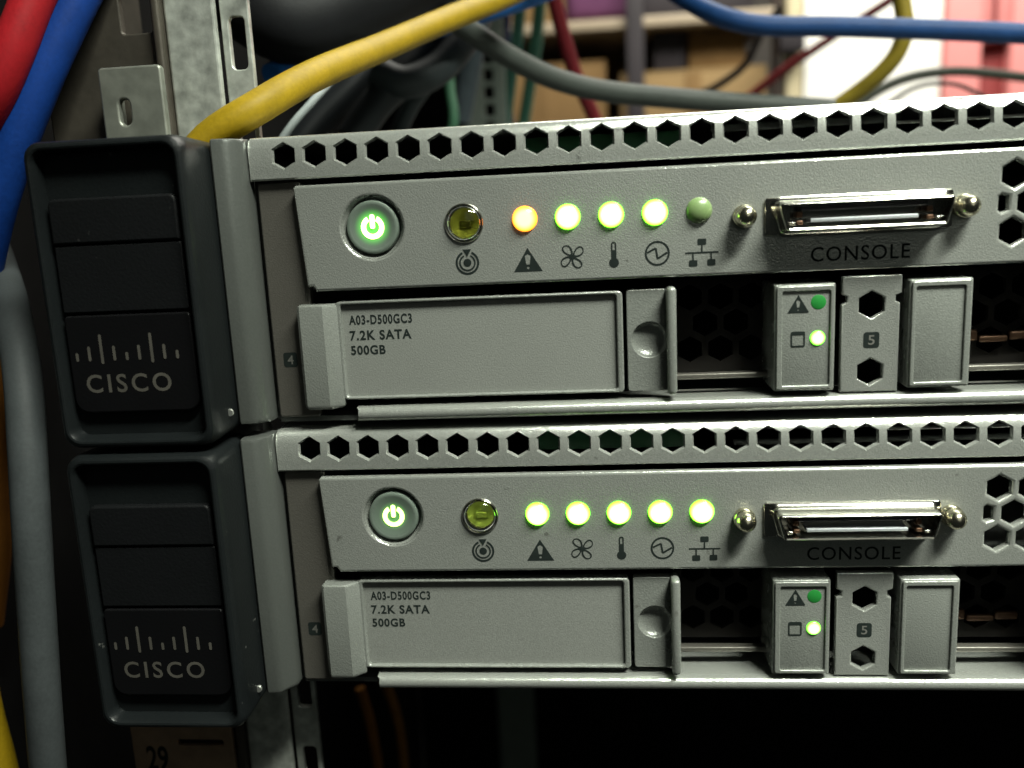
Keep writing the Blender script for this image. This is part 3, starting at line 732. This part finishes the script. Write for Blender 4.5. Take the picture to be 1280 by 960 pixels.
M['cream'] = mat('cream_post', (0.5, 0.44, 0.28), 0.6, vary=0.1)
M['wall'] = mat('grey_wall', (0.05, 0.045, 0.04), 0.9, vary=0.1)
M['floor'] = mat('dark_floor', (0.05, 0.05, 0.05), 0.8, vary=0.2)

def slab(name, label, cat, x0, x1, y0, y1, z0, z1, m, bev=2, group=None):
    o = rbox(name, x0, x1, y0, y1, z0, z1, bev, m); return tagged(o, label, cat, group)
def crate(label, x0, x1, y0, y1, z0, z1, m):
    t = Thing('cardboard_box', label, 'box', ((x0 + x1) / 2, (y0 + y1) / 2, z0), 'cardboard boxes behind the rack')
    rbox('box_body', x0, x1, y0, y1, z0, z1 - 3, 1.5, m, t)
    xm = (y0 + y1) / 2
    rbox('box_flap', x0, x1, y0, xm - .7, z1 - 2.9, z1, .8, m, t); rbox('box_flap', x0, x1, xm + .7, y1, z1 - 2.9, z1, .8, m, t)
    rbox('packing_tape', (x0 + x1) / 2 - 9, (x0 + x1) / 2 + 9, y0 - .6, y0 - .05, z0 + 4, z1 - 4, .1, M['card'], t)
    return t
R = Thing('storage_rack', 'storage rack with a cream shelf and dark boards behind the cables', 'rack', (120, 960, -420))
for z in (199, 30, -140):
    rbox('shelf_board', -60, 268, 900, 1080, z - 12, z, 2, M['shelf'], R)
for x in (-66, 268.5): rbox('upright', x, x + 5.5, 905, 925, -420, 420, 1, M['brown'], R)
rbox('back_board', -60, 268, 1082, 1088, -420, 420, .5, M['card'], R)
rbox('cross_strut', 107, 126, 893, 899, -420, 420, 1, M['darkbox'], R)
crate('cardboard box on the lower shelf, left of the dark strut', -50, 84, 915, 1050, 31, 158, M['card'])
crate('wide pale cardboard box on the lower shelf, right of the dark strut', 100, 262, 912, 1050, 31, 142, M['card2'])
crate('small cardboard box standing on the wide pale one', 178, 240, 925, 1040, 143, 184, M['card'])
slab('black_case', 'black case between the cardboard boxes under the cream shelf', 'case', 138, 174, 922, 1030, 143, 185, M['darkbox'])
slab('purple_bag', 'dark purple bag lying on the cream shelf', 'bag', 40, 118, 915, 1020, 200, 262, M['purple'], 12)
slab('black_case', 'black case lying on the cream shelf right of the purple bag', 'case', 128, 250, 930, 1050, 200, 240, M['darkbox'])
slab('cream_post', 'cream post along the left edge of the white door', 'post', 281, 298, 905, 930, -420, 420, M['cream'])
rp = slab('black_switch', 'small black box fixed to the cream post', 'switch box', 270, 297, 885, 904, 150, 178, M['darkbox'])
D = Thing('white_door', 'bright white door behind the yellow cable at the top right', 'door', (372, 910, -420))
rbox('door_leaf', 300, 445, 905, 940, -420, 420, 2, M['white'], D)
rbox('door_handle', 428, 433, 893, 904.5, -180, -80, 1.5, M['steel'], D)
K = Thing('pink_cabinet', 'pink cabinet with a dark red recessed strip at the right edge', 'cabinet', (520, 930, -420))
rbox('cabinet_side', 447, 484, 900, 1050, -420, 420, 2, M['pink'], K)
rbox('cabinet_door', 514, 640, 900, 1050, -420, 420, 2, M['pink'], K)
rbox('recessed_strip', 484.5, 513.5, 912, 1050, -420, 148, 1, M['redp'], K)
rbox('cabinet_top_panel', 484.5, 513.5, 902, 1050, 149, 420, 1, M['pink'], K)
rbox('door_groove', 494, 498, 899, 901.5, 150, 420, .3, M['redp'], K)
wl = rbox('wall', -900, 1300, 1400, 1420, -1000, 1200, 0, M['wall']); tagged(wl, 'grey wall behind the storage rack', None, None, 'structure')
fl = rbox('floor', -900, 1300, -300, 1399, -1020, -1001, 0, M['floor']); tagged(fl, 'dark machine room floor', None, None, 'structure')
M['void'] = mat('rack_darkness_black', (0.006, 0.006, 0.006), 0.8, vary=0.2, spec=0.05)  # near black puts the darkness inside the rack into the colour
bp_ = rbox('dark_backing_low', -60, 470, 398, 400, -900, -50, 0, M['void']); tagged(bp_, 'black sheet standing in for the darkness below the servers', None, None, 'structure')  # dark sheet added where the space under the servers is unlit
bd_ = rbox('dark_backing_left', -60, 23, 372, 374, -49, 420, 0, M['void']); tagged(bd_, 'black sheet standing in for the darkness behind the dark cables', None, None, 'structure')  # dark sheet added to keep the rack interior black behind the cables
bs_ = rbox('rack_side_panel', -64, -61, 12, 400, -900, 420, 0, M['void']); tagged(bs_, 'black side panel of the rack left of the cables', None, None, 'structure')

for o in bpy.data.objects:
    if '_org' in o: del o['_org']
